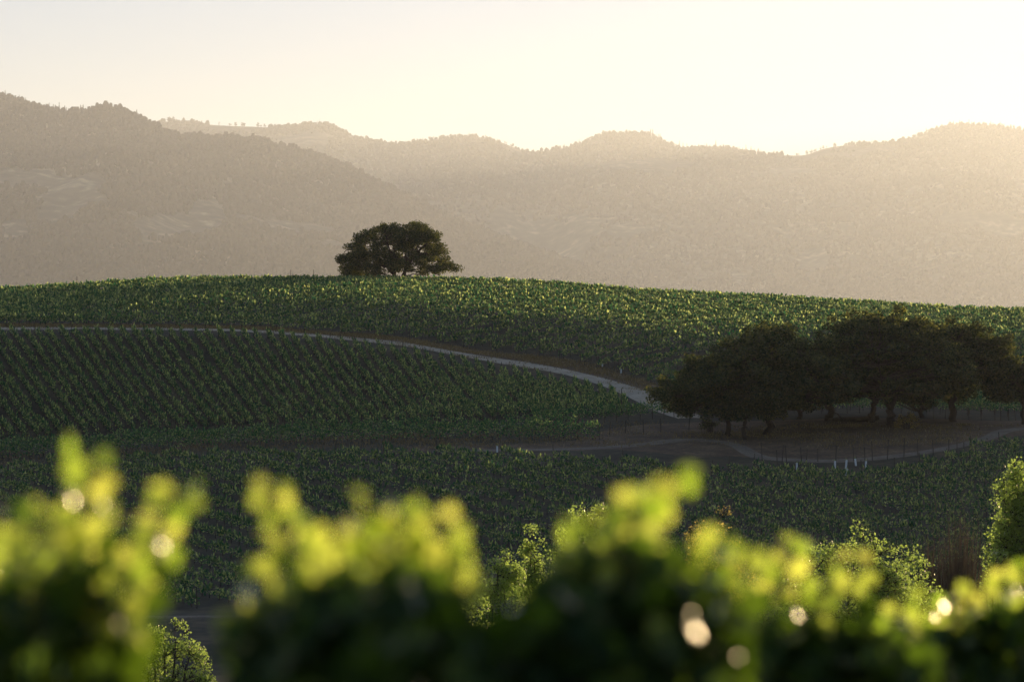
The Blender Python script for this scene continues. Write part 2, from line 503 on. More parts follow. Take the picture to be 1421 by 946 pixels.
def bil(us, ds, Z, u, d):
    i = np.clip(np.searchsorted(us, u) - 1, 0, len(us) - 2); j = np.clip(np.searchsorted(ds, d) - 1, 0, len(ds) - 2)
    a = (u - us[i]) / (us[i + 1] - us[i]); b = (d - ds[j]) / (ds[j + 1] - ds[j])
    return (Z[i, j] * (1 - a) + Z[i + 1, j] * a) * (1 - b) + (Z[i, j + 1] * (1 - a) + Z[i + 1, j + 1] * a) * b


def ico(jit, r):
    t = (1 + 5 ** 0.5) / 2
    v = np.array([(-1, t, 0), (1, t, 0), (-1, -t, 0), (1, -t, 0), (0, -1, t), (0, 1, t), (0, -1, -t), (0, 1, -t), (t, 0, -1), (t, 0, 1), (-t, 0, -1), (-t, 0, 1)], float)
    v /= np.linalg.norm(v[0])
    f = np.array([(0, 11, 5), (0, 5, 1), (0, 1, 7), (0, 7, 10), (0, 10, 11), (1, 5, 9), (5, 11, 4), (11, 10, 2), (10, 7, 6), (7, 1, 8), (3, 9, 4), (3, 4, 2), (3, 2, 6), (3, 6, 8), (3, 8, 9), (4, 9, 5), (2, 4, 11), (6, 2, 10), (8, 6, 7), (9, 8, 1)])
    return v * (1 + jit * r.uniform(-1, 1, (12, 1))), f


def woodland(name, field, n, seed, size, label, patches=(), keep=0.5, u_rng=(-150, 1570), d_rng=None, ridge_gap=0.0):
    us, ds, X, D, Z, rz = field
    r = np.random.default_rng(seed)
    u = r.uniform(u_rng[0], u_rng[1], n); d0, d1 = d_rng or (ds[0], ds[-1])
    d = r.uniform(d0, d1, n)
    x = (u - PW / 2) / F * d
    z = bil(us, ds, Z, u, d)
    dens = fbm(x / 1000.0, d / 1900.0, seed + 3, 5)
    ok = dens > keep
    row = 430 - z / d * F
    for (pu, py, wu, wy) in patches:
        q = ((u - pu) / wu) ** 2 + ((row - py) / wy) ** 2 + (fbm(x / 260.0, d / 720.0, seed + 9, 4) - 0.5) * 2.6
        ok &= q > 1
    u, d, x, z = u[ok], d[ok], x[ok], z[ok]
    v0, f0 = ico(0.22, r)
    k = len(u)
    s = size * np.clip(r.lognormal(-0.1, 0.3, k), 0.4, 1.5)
    el = r.uniform(0.8, 1.7, k)
    rot = r.uniform(0, 6.28, k)
    c, sn = np.cos(rot), np.sin(rot)
    vv = np.empty((k, 12, 3))
    vv[:, :, 0] = x[:, None] + s[:, None] * (v0[None, :, 0] * c[:, None] - v0[None, :, 1] * sn[:, None])
    vv[:, :, 1] = d[:, None] + s[:, None] * (v0[None, :, 0] * sn[:, None] + v0[None, :, 1] * c[:, None])
    vv[:, :, 2] = z[:, None] + (s * el)[:, None] * (v0[None, :, 2] + 0.55)
    ff = (f0[None] + (np.arange(k) * 12)[:, None, None]).reshape(-1, 3)
    m = MB(); m.add(vv.reshape(-1, 3), ff)
    o = m.build(name, M['wood'])
    return tag(o, label, 'woodland', kind='stuff')


MS = 2.4
back = range_field(BACK, 6500 * MS, 10500 * MS, 13500 * MS, 330 * MS, 11, (420, 110))
front = range_field(FRONT, 4600 * MS, 7000 * MS, 8800 * MS, 280 * MS, 23, (300, 100), power=1.05)
foot = range_field(FOOT, 4200 * MS, 5900 * MS, 6600 * MS, 260 * MS, 31, (120, 40), power=0.8)
for fld, nm, lb in ((back, 'mountain_range', 'far hazy mountain ridge along the skyline'), (front, 'mountain_spur', 'hazy wooded mountain spur descending from the upper left skyline'), (foot, 'foothill', 'low hazy foothill behind the left end of the vineyard crest')):
    m = MB(); m.add(*grid_mesh(fld[2], fld[3], fld[4]))
    tag(m.build(nm, M['mount'], smooth=True), lb, 'mountain', kind='structure')
woodland('mountain_woodland', back, 70000, 5, 13.0, 'hazy woodland scattered over the far mountain slopes',
         [(430, 195, 40, 12), (330, 178, 60, 8), (900, 230, 60, 10), (1080, 238, 50, 8), (1350, 305, 40, 10), (1130, 360, 20, 20), (1400, 320, 30, 8), (870, 320, 25, 8)], keep=0.36)
woodland('spur_woodland', front, 65000, 6, 12.0, 'hazy woodland covering the mountain spur at the left',
         [(250, 318, 60, 16), (290, 300, 22, 22), (120, 276, 32, 8), (20, 320, 18, 12), (210, 340, 20, 6)], keep=0.30, u_rng=(-150, 900))
woodland('foothill_woodland', foot, 9000, 8, 11.0, 'low hazy wood on the foothill behind the vineyard', keep=0.3, u_rng=(-100, 420))

# ------------------------------------------------------------------ haze
hm = MB()
x0, x1, y0, y1, z0, z1 = -30000, 30000, -600, 35000, -75, 1730
hm.add([(x0, y0, z0), (x1, y0, z0), (x1, y1, z0), (x0, y1, z0), (x0, y0, z1), (x1, y0, z1), (x1, y1, z1), (x0, y1, z1)],
       [(0, 3, 2, 1), (4, 5, 6, 7), (0, 1, 5, 4), (1, 2, 6, 5), (2, 3, 7, 6), (3, 0, 4, 7)])
hz, N, L = new_mat('haze_air')
ho = N.new('ShaderNodeOutputMaterial')
pv = N.new('ShaderNodeVolumePrincipled')
pv.inputs['Color'].default_value = (0.94, 0.93, 0.93, 1)
pv.inputs['Density'].default_value = HAZE_DENSITY
pv.inputs['Anisotropy'].default_value = HAZE_G
L.new(pv.outputs[0], ho.inputs['Volume'])
tag(hm.build('haze', hz), 'warm evening haze filling the valley', 'haze', kind='stuff')
# ------------------------------------------------------------------ vineyard blocks
def poly_xy(pts):
    return np.array([wdist(u, d) for u, d in pts])


def inside(P, x, y):
    c = np.zeros(len(x), bool)
    j = len(P) - 1
    for i in range(len(P)):
        xi, yi = P[i]; xj, yj = P[j]
        with np.errstate(divide='ignore', invalid='ignore'):
            hit = ((yi > y) != (yj > y)) & (x < (xj - xi) * (y - yi) / (yj - yi + 1e-12) + xi)
        c ^= hit
        j = i
    return c


def block_lines(poly, direction, spacing, min_len=4.0, jitter=0.0, r=rng):
    P = poly_xy(poly)
    d = np.array(direction, float); d /= np.linalg.norm(d)
    nrm = np.array((-d[1], d[0]))
    s0, s1 = (P @ nrm).min(), (P @ nrm).max()
    t0, t1 = (P @ d).min(), (P @ d).max()
    out = []
    for s in np.arange(s0 + spacing * 0.5, s1, spacing):
        t = np.arange(t0, t1, 0.4)
        xy = s * nrm[None] + t[:, None] * d[None]
        ok = inside(P, xy[:, 0], xy[:, 1])
        idx = np.flatnonzero(ok)
        if not len(idx):
            continue
        for seg in np.split(idx, np.flatnonzero(np.diff(idx) > 1) + 1):
            if (len(seg) - 1) * 0.4 >= min_len:
                a, b = xy[seg[0]], xy[seg[-1]]
                if jitter:
                    a = a + d * r.uniform(-jitter, jitter); b = b + d * r.uniform(-jitter, jitter)
                out.append((a, b))
    return out


def vine_mb(path, r, per_m=30, top=1.45, bot=0.62, half=0.28, leaf=0.24, vine_step=1.7, shoots=7.0, stems=True, gaps=0.0, vary=0.35, sw=0.075, sl=1.0):
    """one row of trellised vines along a polyline of xy points: shoots, leaves and stems, in world coordinates"""
    path = np.asarray(path, float)
    seg = np.linalg.norm(np.diff(path, axis=0), axis=1)
    S = np.concatenate([[0], np.cumsum(seg)])
    Ln = S[-1]
    nv = max(2, int(Ln / vine_step))
    vs = (np.arange(nv) + 0.5) * Ln / nv + r.uniform(-0.15, 0.15, nv)
    vig = np.clip(r.normal(1.0, vary, nv), 0.25, 1.7)
    if gaps:
        vig[r.random(nv) < gaps] = 0.08
    m = MB()

    def pos(s):
        x = np.interp(s, S, path[:, 0]); y = np.interp(s, S, path[:, 1])
        return x, y
    dx, dy = np.interp(0.5 * Ln + 1, S, path[:, 0]) - np.interp(0.5 * Ln - 1, S, path[:, 0]), np.interp(0.5 * Ln + 1, S, path[:, 1]) - np.interp(0.5 * Ln - 1, S, path[:, 1])
    nd = np.array((-dy, dx)); nd /= np.linalg.norm(nd) + 1e-9
    # leaves
    n = int(per_m * Ln)
    k = r.integers(0, nv, n)
    keep = r.random(n) < vig[k]
    k = k[keep]; n = len(k)
    s = vs[k] + r.normal(0, 0.44 * vine_step, n)
    s = np.clip(s, 0, Ln)
    x, y = pos(s)
    o = r.normal(0, half * 0.6, n)
    x = x + nd[0] * o; y = y + nd[1] * o
    h = bot + (top - bot) * np.minimum(vig[k], 1.15) * r.beta(1.5, 1.35, n)
    c = np.stack([x, y, ground_z(x, y) + h], 1)
    a, b = rand_leaves(c, leaf * r.uniform(0.6, 1.3, n), r, 0.75, 0.25)
    m.diamonds(c, a, b)
    # upright shoots
    n = int(shoots * Ln)
    k = r.integers(0, nv, n)
    keep = r.random(n) < np.clip(vig[k], 0, 1.2) / 1.2
    k = k[keep]; n = len(k)
    s = np.clip(vs[k] + r.normal(0, 0.4 * vine_step, n), 0, Ln)
    x, y = pos(s); o = r.normal(0, half * 0.5, n)
    x = x + nd[0] * o; y = y + nd[1] * o
    L = sl * r.uniform(0.25, 0.6, n) * (0.6 + 0.5 * np.minimum(vig[k], 1.2))
    base = bot + (top - bot) * r.uniform(0.55, 0.95, n) * np.minimum(vig[k], 1.1)
    lean = r.normal(0, 0.28, (n, 2))
    a = np.stack([lean[:, 0], lean[:, 1], np.ones(n)], 1)
    a /= np.linalg.norm(a, axis=1)[:, None]
    a = a * L[:, None] * 0.5
    c = np.stack([x, y, ground_z(x, y) + base], 1) + a
    b = np.cross(a, unit(n, r)); b /= np.linalg.norm(b, axis=1)[:, None] + 1e-9
    m.diamonds(c, a, b * (sw * r.uniform(0.7, 1.3, n))[:, None])
    b2 = np.cross(a, b); b2 /= np.linalg.norm(b2, axis=1)[:, None] + 1e-9
    m.diamonds(c - a * 0.3, a * 0.7, b2 * (sw * 0.9 * r.uniform(0.7, 1.3, n))[:, None])
    if stems:
        x, y = pos(vs); z = ground_z(x, y)
        w = 0.035
        for i in range(nv):
            p = np.array((x[i], y[i], z[i]))
            lx, ly = r.normal(0, 0.05, 2)
            q = p + (lx, ly, bot + 0.25)
            m.add([p + (-w, -w, -0.1), p + (w, -w, -0.1), p + (w, w, -0.1), p + (-w, w, -0.1), q + (-w, -w, 0), q + (w, -w, 0), q + (w, w, 0), q + (-w, w, 0)],
                  [(0, 1, 5, 4), (1, 2, 6, 5), (2, 3, 7, 6), (3, 0, 4, 7)], 1)
    return m


def post_mb(h, r0=0.06, lean=(0, 0)):
    m = MB()
    m.tube([(0, 0, -0.15), (lean[0] * 0.5, lean[1] * 0.5, h * 0.5), (lean[0], lean[1], h)], [r0, r0 * 0.95, r0 * 0.85], 6)
    return m


POST_MESH = [post_mb(1.75, 0.055, l).mesh('trellis_post', [M['post']], True) for l in ((0, 0), (0.12, 0.03), (-0.1, 0.05))]


def vine_row(path, label, group, r, posts=(True, True), lush=False, **kw):
    path = np.asarray(path, float)
    mid = path[len(path) // 2] if len(path) > 2 else path.mean(0)
    base = np.array((path[0][0], path[0][1], float(ground_z(path[0][0], path[0][1]))))
    m = vine_mb(path, r, **kw)
    for blk in m.v:
        blk -= base
    root = empty('vine_row', base)
    tag(root, label, 'vine row', group)
    f = m.build('foliage', [M['vine_lush' if lush else 'vine'], M['bark']], root)
    for on, p in zip(posts, (path[0], path[-1])):
        if on:
            q = link('trellis_post', POST_MESH[int(r.integers(0, 3))], root)
            q.location = np.array((p[0], p[1], float(ground_z(p[0], p[1])))) - base
    return root


def sub(a, b, n=2):
    return [a + (b - a) * t for t in np.linspace(0, 1, n)]


rr = np.random.default_rng(101)
for ut in np.arange(-190, 866, 17.0):
    ut = ut + rr.uniform(-1.5, 1.5)
    dt = np.interp(ut, [-190, 100, 430, 540, 640, 720, 800, 850, 876], [410.5, 412, 410.5, 407.5, 402.5, 395.5, 386, 376, 366])
    ub = ut + np.interp(ut, [0, 300, 540, 700, 800, 866], [108, 100, 86, 66, 40, 6])
    db = np.interp(ub, [-100, 0, 250, 480, 560, 700, 790, 872], [344, 344, 346, 347.5, 349, 351, 353, 357]) + rr.uniform(-0.6, 0.6)
    a, b = wdist(ut, dt), wdist(ub, db)
    if ut > 845:
        lab = 'shortest young vine row, at the pointed end of its block by the road bend'
    else:
        lab = ('young vine row meeting the dirt road ' +
               ('at the far left of its block' if ut < 150 else 'left of the lone oak' if ut < 450 else 'below the lone oak' if ut < 660 else 'between the lone oak and the road bend'))
    vine_row(sub(a, b), lab, 'young vine rows on the slope below the road', rr,
             per_m=28, top=1.3, bot=0.42, half=0.23, leaf=0.26, vine_step=1.5, shoots=8, gaps=0.04, vary=0.3, sw=0.09, sl=1.1)
UPPER = [(-80, 425.5), (100, 425.5), (300, 425), (450, 425), (560, 425.5), (640, 424), (720, 420), (800, 411), (870, 400), (905, 391), (930, 388), (960, 374), (1000, 369), (1500, 369), (1560, 400), (1560, 566), (1100, 564), (700, 556), (540, 550), (300, 545), (-90, 545)]
lines = block_lines(UPPER, (20, 27), 3.9, 3.0, 0.8, rr)
for a, b in lines:
    ua = a[0] / a[1] * F + PW / 2
    lab = ('leafy vine row on the upper slope starting ' +
           ('above the straight left part of the road' if ua < 420 else 'at the road margin below the lone oak' if ua < 680 else 'at the road margin near the road bend' if ua < 930 else 'behind the oak grove'))
    vine_row(sub(a, b), lab, 'vine rows on the upper slope and crest', rr,
             posts=(True, False), per_m=24, top=1.25, bot=0.4, half=0.18, leaf=0.33, vine_step=1.8, shoots=6, vary=0.22, stems=True, sw=0.15, sl=1.15)
LOWER = [(-90, 315), (100, 316), (300, 316), (540, 313), (640, 309), (700, 306), (800, 304), (900, 299), (950, 291), (1000, 297), (1060, 300), (1200, 297), (1300, 303), (1360, 311), (1500, 318), (1500, 226), (-90, 226)]
lines = block_lines(LOWER, (6.6, -11), 4.0, 4.0, 1.2, rr)
for a, b in lines:
    m_ = (a + b) / 2; ua = m_[0] / m_[1] * F + PW / 2
    lab = ('shaggy dark vine row in the lower block ' +
           ('at its left end above the valley road' if ua < 380 else 'in its middle, below the hedge-like rows' if ua < 800 else 'below the left trees of the oak grove' if ua < 1120 else 'below the grow tubes and right-hand oaks'))
    vine_row(sub(a, b), lab, 'vine rows in the lower block', rr,
             per_m=32, top=1.1, bot=0.25, half=0.22, leaf=0.27, vine_step=1.7, shoots=9, gaps=0.02, vary=0.25, sw=0.085, sl=1.05)


def upath(pts, n=40):
    P = np.array([wdist(u, d) for u, d in pts])
    s = np.concatenate([[0], np.cumsum(np.linalg.norm(np.diff(P, axis=0), axis=1))])
    t = np.linspace(0, s[-1], n)
    return np.stack([pchip(s, P[:, 0], t), pchip(s, P[:, 1], t)], 1)


HG = 'hedge-like vine rows between the two blocks'
vine_row(upath([(-90, 325), (150, 326), (400, 327), (620, 327), (832, 325)]), 'long dense hedge-like vine row crossing below the young rows, nearest of its group', HG, rr, lush=True, per_m=85, top=2.1, bot=0.3, half=0.5, leaf=0.27, shoots=12, vary=0.15)
vine_row(upath([(-90, 330.5), (150, 331.5), (400, 332.5), (620, 333), (800, 333)]), 'long dense hedge-like vine row just behind the nearest hedge-like row', HG, rr, lush=True, per_m=80, top=2.1, bot=0.4, half=0.5, leaf=0.27, shoots=12, vary=0.15)
vine_row(upath([(700, 343), (800, 345), (900, 350), (1000, 357), (1100, 360), (1250, 361), (1500, 361)]), 'vine row running behind the oak grove with its trunks showing', HG, rr, lush=True, per_m=48, top=1.75, bot=0.7, half=0.36, leaf=0.26, shoots=9, vary=0.2)
vine_row(upath([(740, 349), (820, 351), (900, 355), (1000, 361), (1100, 364), (1250, 365), (1500, 365)]), 'vine row second behind the oak grove at the foot of the upper slope', HG, rr, lush=True, per_m=48, top=1.75, bot=0.7, half=0.36, leaf=0.26, shoots=9, vary=0.2)

# single posts, tubes
def place_post(u, D, label, group, h=1.9, mesh=None):
    x, y = wdist(u, D)
    o = link('trellis_post', mesh or POST_MESH[int(rr.integers(0, 3))])
    o.location = (x, y, float(ground_z(x, y)))
    o.rotation_euler = (rr.normal(0, 0.03), rr.normal(0, 0.05), rr.uniform(0, 6))
    o.scale = (1, 1, h / 1.75)
    o.name = 'vineyard_post'
    return tag(o, label, 'post', group)


for u in (1057, 1077, 1085, 1091, 1111, 1120, 1135, 1159, 1184, 1200, 1212, 1230, 1254, 1276, 1296, 1316, 1330):
    place_post(u + rr.uniform(-2, 2), 304.5 + (u - 1057) * 0.02 + rr.uniform(-0.7, 0.7), 'dark wooden post beside the pale path in front of the oak grove', 'posts along the path by the oak grove', 1.9 + rr.uniform(-0.4, 0.5))
for u in (1296, 1312, 1345, 1362, 1381, 1389, 1400, 1410):
    place_post(u, 352, 'dark post at the vine edge behind the oak grove', 'posts behind the oak grove', 1.6)
for u in (846, 868, 893, 917, 956):
    place_post(u, 331 + (u - 846) * 0.05, 'dark post between the hedge-like row and the path left of the oaks', 'posts left of the oaks', 1.6)
for u, lb in ((107, 'thin dark post standing alone on the left crest above the vines'), (403, 'dark post on the crest left of the lone oak'), (435, 'dark post on the crest near the lone oak'), (480, 'dark post on the crest under the edge of the lone oak')):
    o = place_post(u, 540, lb, 'posts on the crest', 2.7)


def grow_tube(u, D, h, label, lean=0.0):
    x, y = wdist(u, D)
    root = empty('grow_tube', (x, y, float(ground_z(x, y))))
    root.rotation_euler = (0, lean, 0)
    tag(root, label, 'grow tube', 'white grow tubes protecting young vines')
    w = 0.11
    m = MB(); m.tube([(0, 0, -0.05), (0, 0, h * 0.5), (0, 0, h)], [w, w * 1.02, w], 8)
    m.build('sleeve', M['tube'], root)
    m = MB(); m.tube([(w + 0.02, 0, -0.1), (w + 0.02, 0, h + 0.35)], [0.02, 0.02], 5)
    m.build('stake', M['post'], root)
    m = MB()
    c = np.array([(0, 0, h + 0.05)]) + rr.normal(0, 0.07, (14, 3))
    a, b = rand_leaves(c, 0.13, rr)
    m.diamonds(c, a, b)
    m.build('leaves', M['vine'], root)


grow_tube(1106, 300.5, 0.75, 'white grow tube apart at the left of its cluster below the path')
grow_tube(1159, 300.5, 1.05, 'tallest and brightest white grow tube in the cluster below the path')
grow_tube(1174, 302, 0.95, 'white grow tube just right of the tallest one, standing farther back', 0.1)
grow_tube(1174, 297.5, 0.7, 'short leaning white grow tube lowest of the cluster below the path', 0.25)
grow_tube(1188, 304, 0.8, 'white grow tube closest to the pale path in the cluster', -0.1)
grow_tube(1202, 303, 0.7, 'white grow tube at the right end of the cluster below the path')
grow_tube(836, 409, 0.6, 'small white grow tube at a row end above the dirt road, left of two')
grow_tube(862, 403, 0.65, 'small white grow tube at a row end above the dirt road, right of two')
grow_tube(845, 374.5, 0.7, 'small white grow tube at the top of the last young rows by the road bend')
grow_tube(868, 361.5, 0.8, 'white topped tube at the point where the young rows meet the road bend')
grow_tube(690, 311.5, 0.7, 'thin white tube beside the path at the top of the lower block')

# ------------------------------------------------------------------ trees
def limb_path(p0, p1, r, sag=0.12, n=6):
    p0 = np.asarray(p0, float); p1 = np.asarray(p1, float)
    t = np.linspace(0, 1, n)[:, None]
    L = np.linalg.norm(p1 - p0)
    bend = r.normal(0, sag * L * 0.5, 3)
    bend[2] += sag * L * 0.6
    w = r.normal(0, 0.03 * L, (n, 3)); w[0] = 0; w[-1] = 0
    return p0 + (p1 - p0) * t + bend * (4 * t * (1 - t)) * 0.5 + w


def clump(c, rad, n, size, r, flat=0.7, shell=0.55, up=0.15):
    d = unit(n, r)
    q = r.random(n) ** (1 / 3.0)
    q = shell + (1 - shell) * q if shell else q
    q = q * r.uniform(0.75, 1.15, n)
    p = c + d * (rad * q)[:, None] * np.array((1, 1, flat))
    a, b = rand_leaves(p, size * r.uniform(0.6, 1.35, n), r, 0.66, up)
    return p, a, b


def tree(name, loc, label, cat, group, clumps, limbs, mats, r, leaf=0.3, leaves_per=120, trunk_r=0.4, flat=0.7, twig=True, shell=0.3, up=0.1, leaf_var=0.4):
    """clumps: (x, y, z, radius); limbs: main limb polylines [(points, r0, r1)] in local metres"""
    root = empty(name, loc)
    tag(root, label, cat, group)
    m = MB()
    nodes = []
    for pts, r0, r1 in limbs:
        pts = np.asarray(pts, float)
        s = np.linspace(0, 1, len(pts)); t = np.linspace(0, 1, max(6, 3 * len(pts)))
        P = np.stack([pchip(s, pts[:, i], t) for i in range(3)], 1)
        P[1:-1] += r.normal(0, r1 * 0.5 + 0.02, (len(P) - 2, 3))
        R = r0 + (r1 - r0) * t ** 0.8
        if pts[0][2] < 0.3:
            R[0] *= 1.35
        m.tube(P, R, 8)
        nodes += [(p, q) for p, q in zip(P[len(P) // 4:], R[len(P) // 4:])]
    NP = np.array([n[0] for n in nodes]); NR = np.array([n[1] for n in nodes])
    if twig:
        for cx, cy, cz, cr in clumps:
            c = np.array((cx, cy, cz))
            d = np.linalg.norm(NP - c, axis=1) + 0.8 * np.maximum(NP[:, 2] - cz, 0)
            i = int(np.argmin(d))
            p = limb_path(NP[i], c, r, 0.10)
            rb = min(NR[i] * 0.6, 0.045 + 0.018 * np.linalg.norm(c - NP[i]))
            m.tube(p, np.linspace(rb, 0.02, len(p)), 5)
            for _ in range(3):
                e = c + unit(1, r)[0] * cr * 0.85 * np.array((1, 1, flat))
                q = limb_path(p[int(r.integers(3, 5))], e, r, 0.08, 4)
                m.tube(q, np.linspace(0.025, 0.01, 4), 4)
    m.build('trunk', M['bark'], root, smooth=True)
    lm = MB()
    for cx, cy, cz, cr in clumps:
        n = int(leaves_per * cr * cr * r.uniform(1 - leaf_var, 1 + leaf_var))
        lm.diamonds(*clump(np.array((cx, cy, cz)), cr, max(n, 8), leaf, r, flat, shell, up))
    lm.build('crown', mats, root)
    return root


# the lone oak on the crest: outline in metres, base at the crest
ro = np.random.default_rng(55)
OUT = np.array([(-10.6, 2.6), (-10.9, 3.6), (-9.6, 5.4), (-8.2, 7.6), (-6.2, 8.6), (-4.7, 9.7), (-2.6, 10.3), (-0.6, 10.0), (0.9, 9.7), (1.7, 9.95), (2.6, 10.1), (4.4, 10.1), (5.8, 9.6), (7.4, 8.6), (8.2, 7.2), (8.7, 5.2), (9.6, 4.2), (10.0, 3.0), (11.6, 2.3), (11.2, 1.5), (8.6, 1.6), (7.2, 1.0), (5.0, 0.9), (3.2, 0.9), (1.9, 1.5), (0.2, 1.5), (-1.6, 1.2), (-3.6, 0.5), (-5.6, 0.3), (-8.0, 0.3), (-10.0, 0.6)])
HOLES = [(1.2, 4.2, 0.75), (3.9, 5.2, 0.45), (-5.2, 5.9, 0.4), (6.3, 3.0, 0.6), (-0.9, 5.5, 0.25), (3.2, 2.4, 0.4), (-2.0, 2.4, 0.35)]
cl = []
tries = 0
while len(cl) < 430 and tries < 12000:
    tries += 1
    x, z = ro.uniform(-11.5, 12), ro.uniform(0.2, 10.4)
    cr = ro.uniform(0.65, 1.25)
    if not inside(OUT, np.array([x]), np.array([z]))[0]:
        continue
    ang = np.linspace(0, 2 * math.pi, 9)[:-1]
    if inside(OUT, x + 0.65 * cr * np.cos(ang), z + 0.55 * cr * np.sin(ang)).sum() < 7:
        continue
    if any((x - hx) ** 2 + (z - hz_) ** 2 < (hr * 0.75 + cr * 0.5) ** 2 for hx, hz_, hr in HOLES):
        continue
    w = 7.5 * math.sqrt(max(0.05, 1 - (x / 11.8) ** 2)) * math.sqrt(max(0.08, 1 - ((z - 3) / 7.6) ** 2))
    y = ro.uniform(-1, 1) * w
    
    cl.append((x, y, z, cr))
OS = 1.09
cl = [(a * OS, b * OS, c * OS, d * OS) for a, b, c, d in cl]
limbs = [
    ([(-0.4, 0, -1.5), (-0.5, 0, 1.0), (-0.9, 0.2, 3.2), (-0.4, 0.3, 5.6), (-1.2, 0.2, 8.4)], 0.55, 0.12),
    ([(0.9, 0.3, -1.5), (1.0, 0.3, 0.6), (1.9, 0.2, 2.8), (3.2, 0, 4.6), (5.2, -0.3, 6.4), (6.6, -0.6, 7.6)], 0.5, 0.10),
    ([(-0.6, 0, 1.2), (-2.0, -0.6, 2.7), (-4.0, -1.2, 4.4), (-6.8, -1.8, 5.4), (-8.8, -2, 5.2)], 0.36, 0.08),
    ([(-0.8, 0, 2.2), (-2.2, 1.2, 4.8), (-3.6, 2.0, 7.2)], 0.3, 0.08),
    ([(1.8, 0.2, 2.6), (1.4, 0.8, 5.4), (2.6, 1.0, 8.4)], 0.3, 0.08),
    ([(3.2, 0, 4.6), (5.4, 0.6, 4.8), (7.0, 0.6, 3.6), (7.6, 0.5, 2.4), (8.6, 0.2, 2.9), (10.6, -0.2, 2.0)], 0.24, 0.05),
    ([(-2.0, -0.6, 2.7), (-4.6, 0.4, 2.4), (-7.4, 1.0, 1.8), (-9.4, 1.0, 2.0)], 0.26, 0.06),
    ([(-0.9, 0.2, 3.2), (-1.2, -2.6, 5.4), (-1.6, -4.6, 7.0)], 0.25, 0.06),
    ([(1.9, 0.2, 2.8), (2.8, 2.8, 5.0), (3.8, 4.4, 6.6)], 0.25, 0.06),
]
limbs = [([tuple(v * OS for v in p) for p in pts], a, b) for pts, a, b in limbs]
x, y = wdist(551, 548)
tree('oak_tree', (x, y, float(ground_z(x, y)) + 0.9), 'lone spreading oak with dark domed crown standing on the sunlit vineyard crest', 'tree', None, cl, limbs, [M['oak']], ro, leaf=0.32, leaves_per=105, flat=0.75, shell=0.0)


def oak_clumps(W, H, z0, depth, n, r, lobes=5, low=0.25, off=0.0):
    """an oak crown: overlapping lobes of clumps over a spreading head"""
    L = []
    for i in range(lobes):
        f = (i + 0.5) / lobes * 2 - 1
        L.append((f * W * 0.34 + r.normal(0, W * 0.03), r.normal(0, depth * 0.2), z0 + (H - z0) * (0.60 - 0.16 * f * f + r.uniform(-0.06, 0.06)), W * 0.22 * r.uniform(0.85, 1.15), (H - z0) * 0.38 * r.uniform(0.9, 1.1)))
    L.append((0, 0, z0 + (H - z0) * 0.22, W * 0.40, (H - z0) * 0.20))
    L.append((0, 0, z0 + (H - z0) * 0.36, W * 0.44, (H - z0) * 0.24))
    L.append((0 + off, 0, z0 + (H - z0) * 0.66, W * 0.28, (H - z0) * 0.36))
    L.append((-W * 0.36, 0, z0 + (H - z0) * 0.34, W * 0.17, (H - z0) * 0.28))
    L.append((W * 0.36, 0, z0 + (H - z0) * 0.36, W * 0.17, (H - z0) * 0.28))
    out = []
    while len(out) < n:
        lx, ly, lz, lr, lh = L[int(r.integers(0, len(L)))]
        d = unit(1, r)[0]; q = r.uniform(0.45, 1.0)
        x, y, z = lx + d[0] * lr * q, ly + d[1] * depth * 0.5 * q, lz + d[2] * lh * q
        if z < z0 + (H - z0) * low * r.uniform(0, 0.5):
            continue
        out.append((x, y, z, r.uniform(0.65, 1.2)))
    return out


def oak(u, D, W, H, label, r, n=150, z0=2.2, depth=None, trunk=0.42, lean=0.0, forks=3, lobes=5, leaf=0.3, per=130, group='oaks of the valley grove', mats=None, split=2.4):
    x, y = wdist(u, D)
    W, H = W * 1.1 * far(D) / D, H * far(D) / D
    depth = depth or W * 0.75
    cl = oak_clumps(W, H, z0, depth, int(n * 2.5), r, lobes)
    top = (lean * 0.5, 0, split)
    limbs = [([(0, 0, -0.4), (lean * 0.2, 0.05, split * 0.45), top], trunk, trunk * 0.72)]
    for i in range(forks):
        f = (i + 0.5) / forks * 2 - 1
        tip = (f * W * 0.36 + lean, r.normal(0, depth * 0.18), z0 + (H - z0) * (0.72 - 0.25 * abs(f)))
        mid = (top[0] + (tip[0] - top[0]) * 0.4, tip[1] * 0.4, top[2] + (tip[2] - top[2]) * 0.55)
        limbs.append(([top, mid, tip], trunk * 0.6, 0.07))
    for s in (-1, 1):
        tip = (s * W * 0.12, s * depth * 0.36, z0 + (H - z0) * 0.55)
        limbs.append(([top, (tip[0] * 0.4, tip[1] * 0.4, top[2] + 1.4), tip], trunk * 0.5, 0.07))
    return tree('oak_tree', (x, y, float(ground_z(x, y))), label, 'tree', group, cl, limbs, mats or [M['oak']], r, leaf=leaf * 1.1, leaves_per=per, shell=0.0)


rg = np.random.default_rng(77)
oak(1010, 330, 15.5, 9.2, 'oak at the left end of the valley grove leaning over the dirt road bend', rg, 150, 1.9, trunk=0.36)
oak(1034, 326, 6.0, 6.2, 'slim short-trunked oak between the two left trunks of the valley grove', rg, 40, 2.2, trunk=0.30, forks=2, lobes=3)
oak(1066, 332, 17.5, 12.9, 'broad oak with a forked stout trunk and gold-tipped top in the valley grove', rg, 220, 2.6, trunk=0.48, split=1.9)
oak(1152, 347, 10.5, 9.4, 'middle oak set back in the shade of the valley grove', rg, 110, 2.6, trunk=0.5)
oak(1209, 344, 12.5, 13.0, 'oak with a dark leaning trunk beside the tallest tree of the valley grove', rg, 130, 3.0, trunk=0.42, lean=1.2)
oak(1236, 338, 17.5, 13.7, 'tallest darkest oak of the valley grove with the golden bush at its foot', rg, 230, 2.6, trunk=0.6, split=2.2)
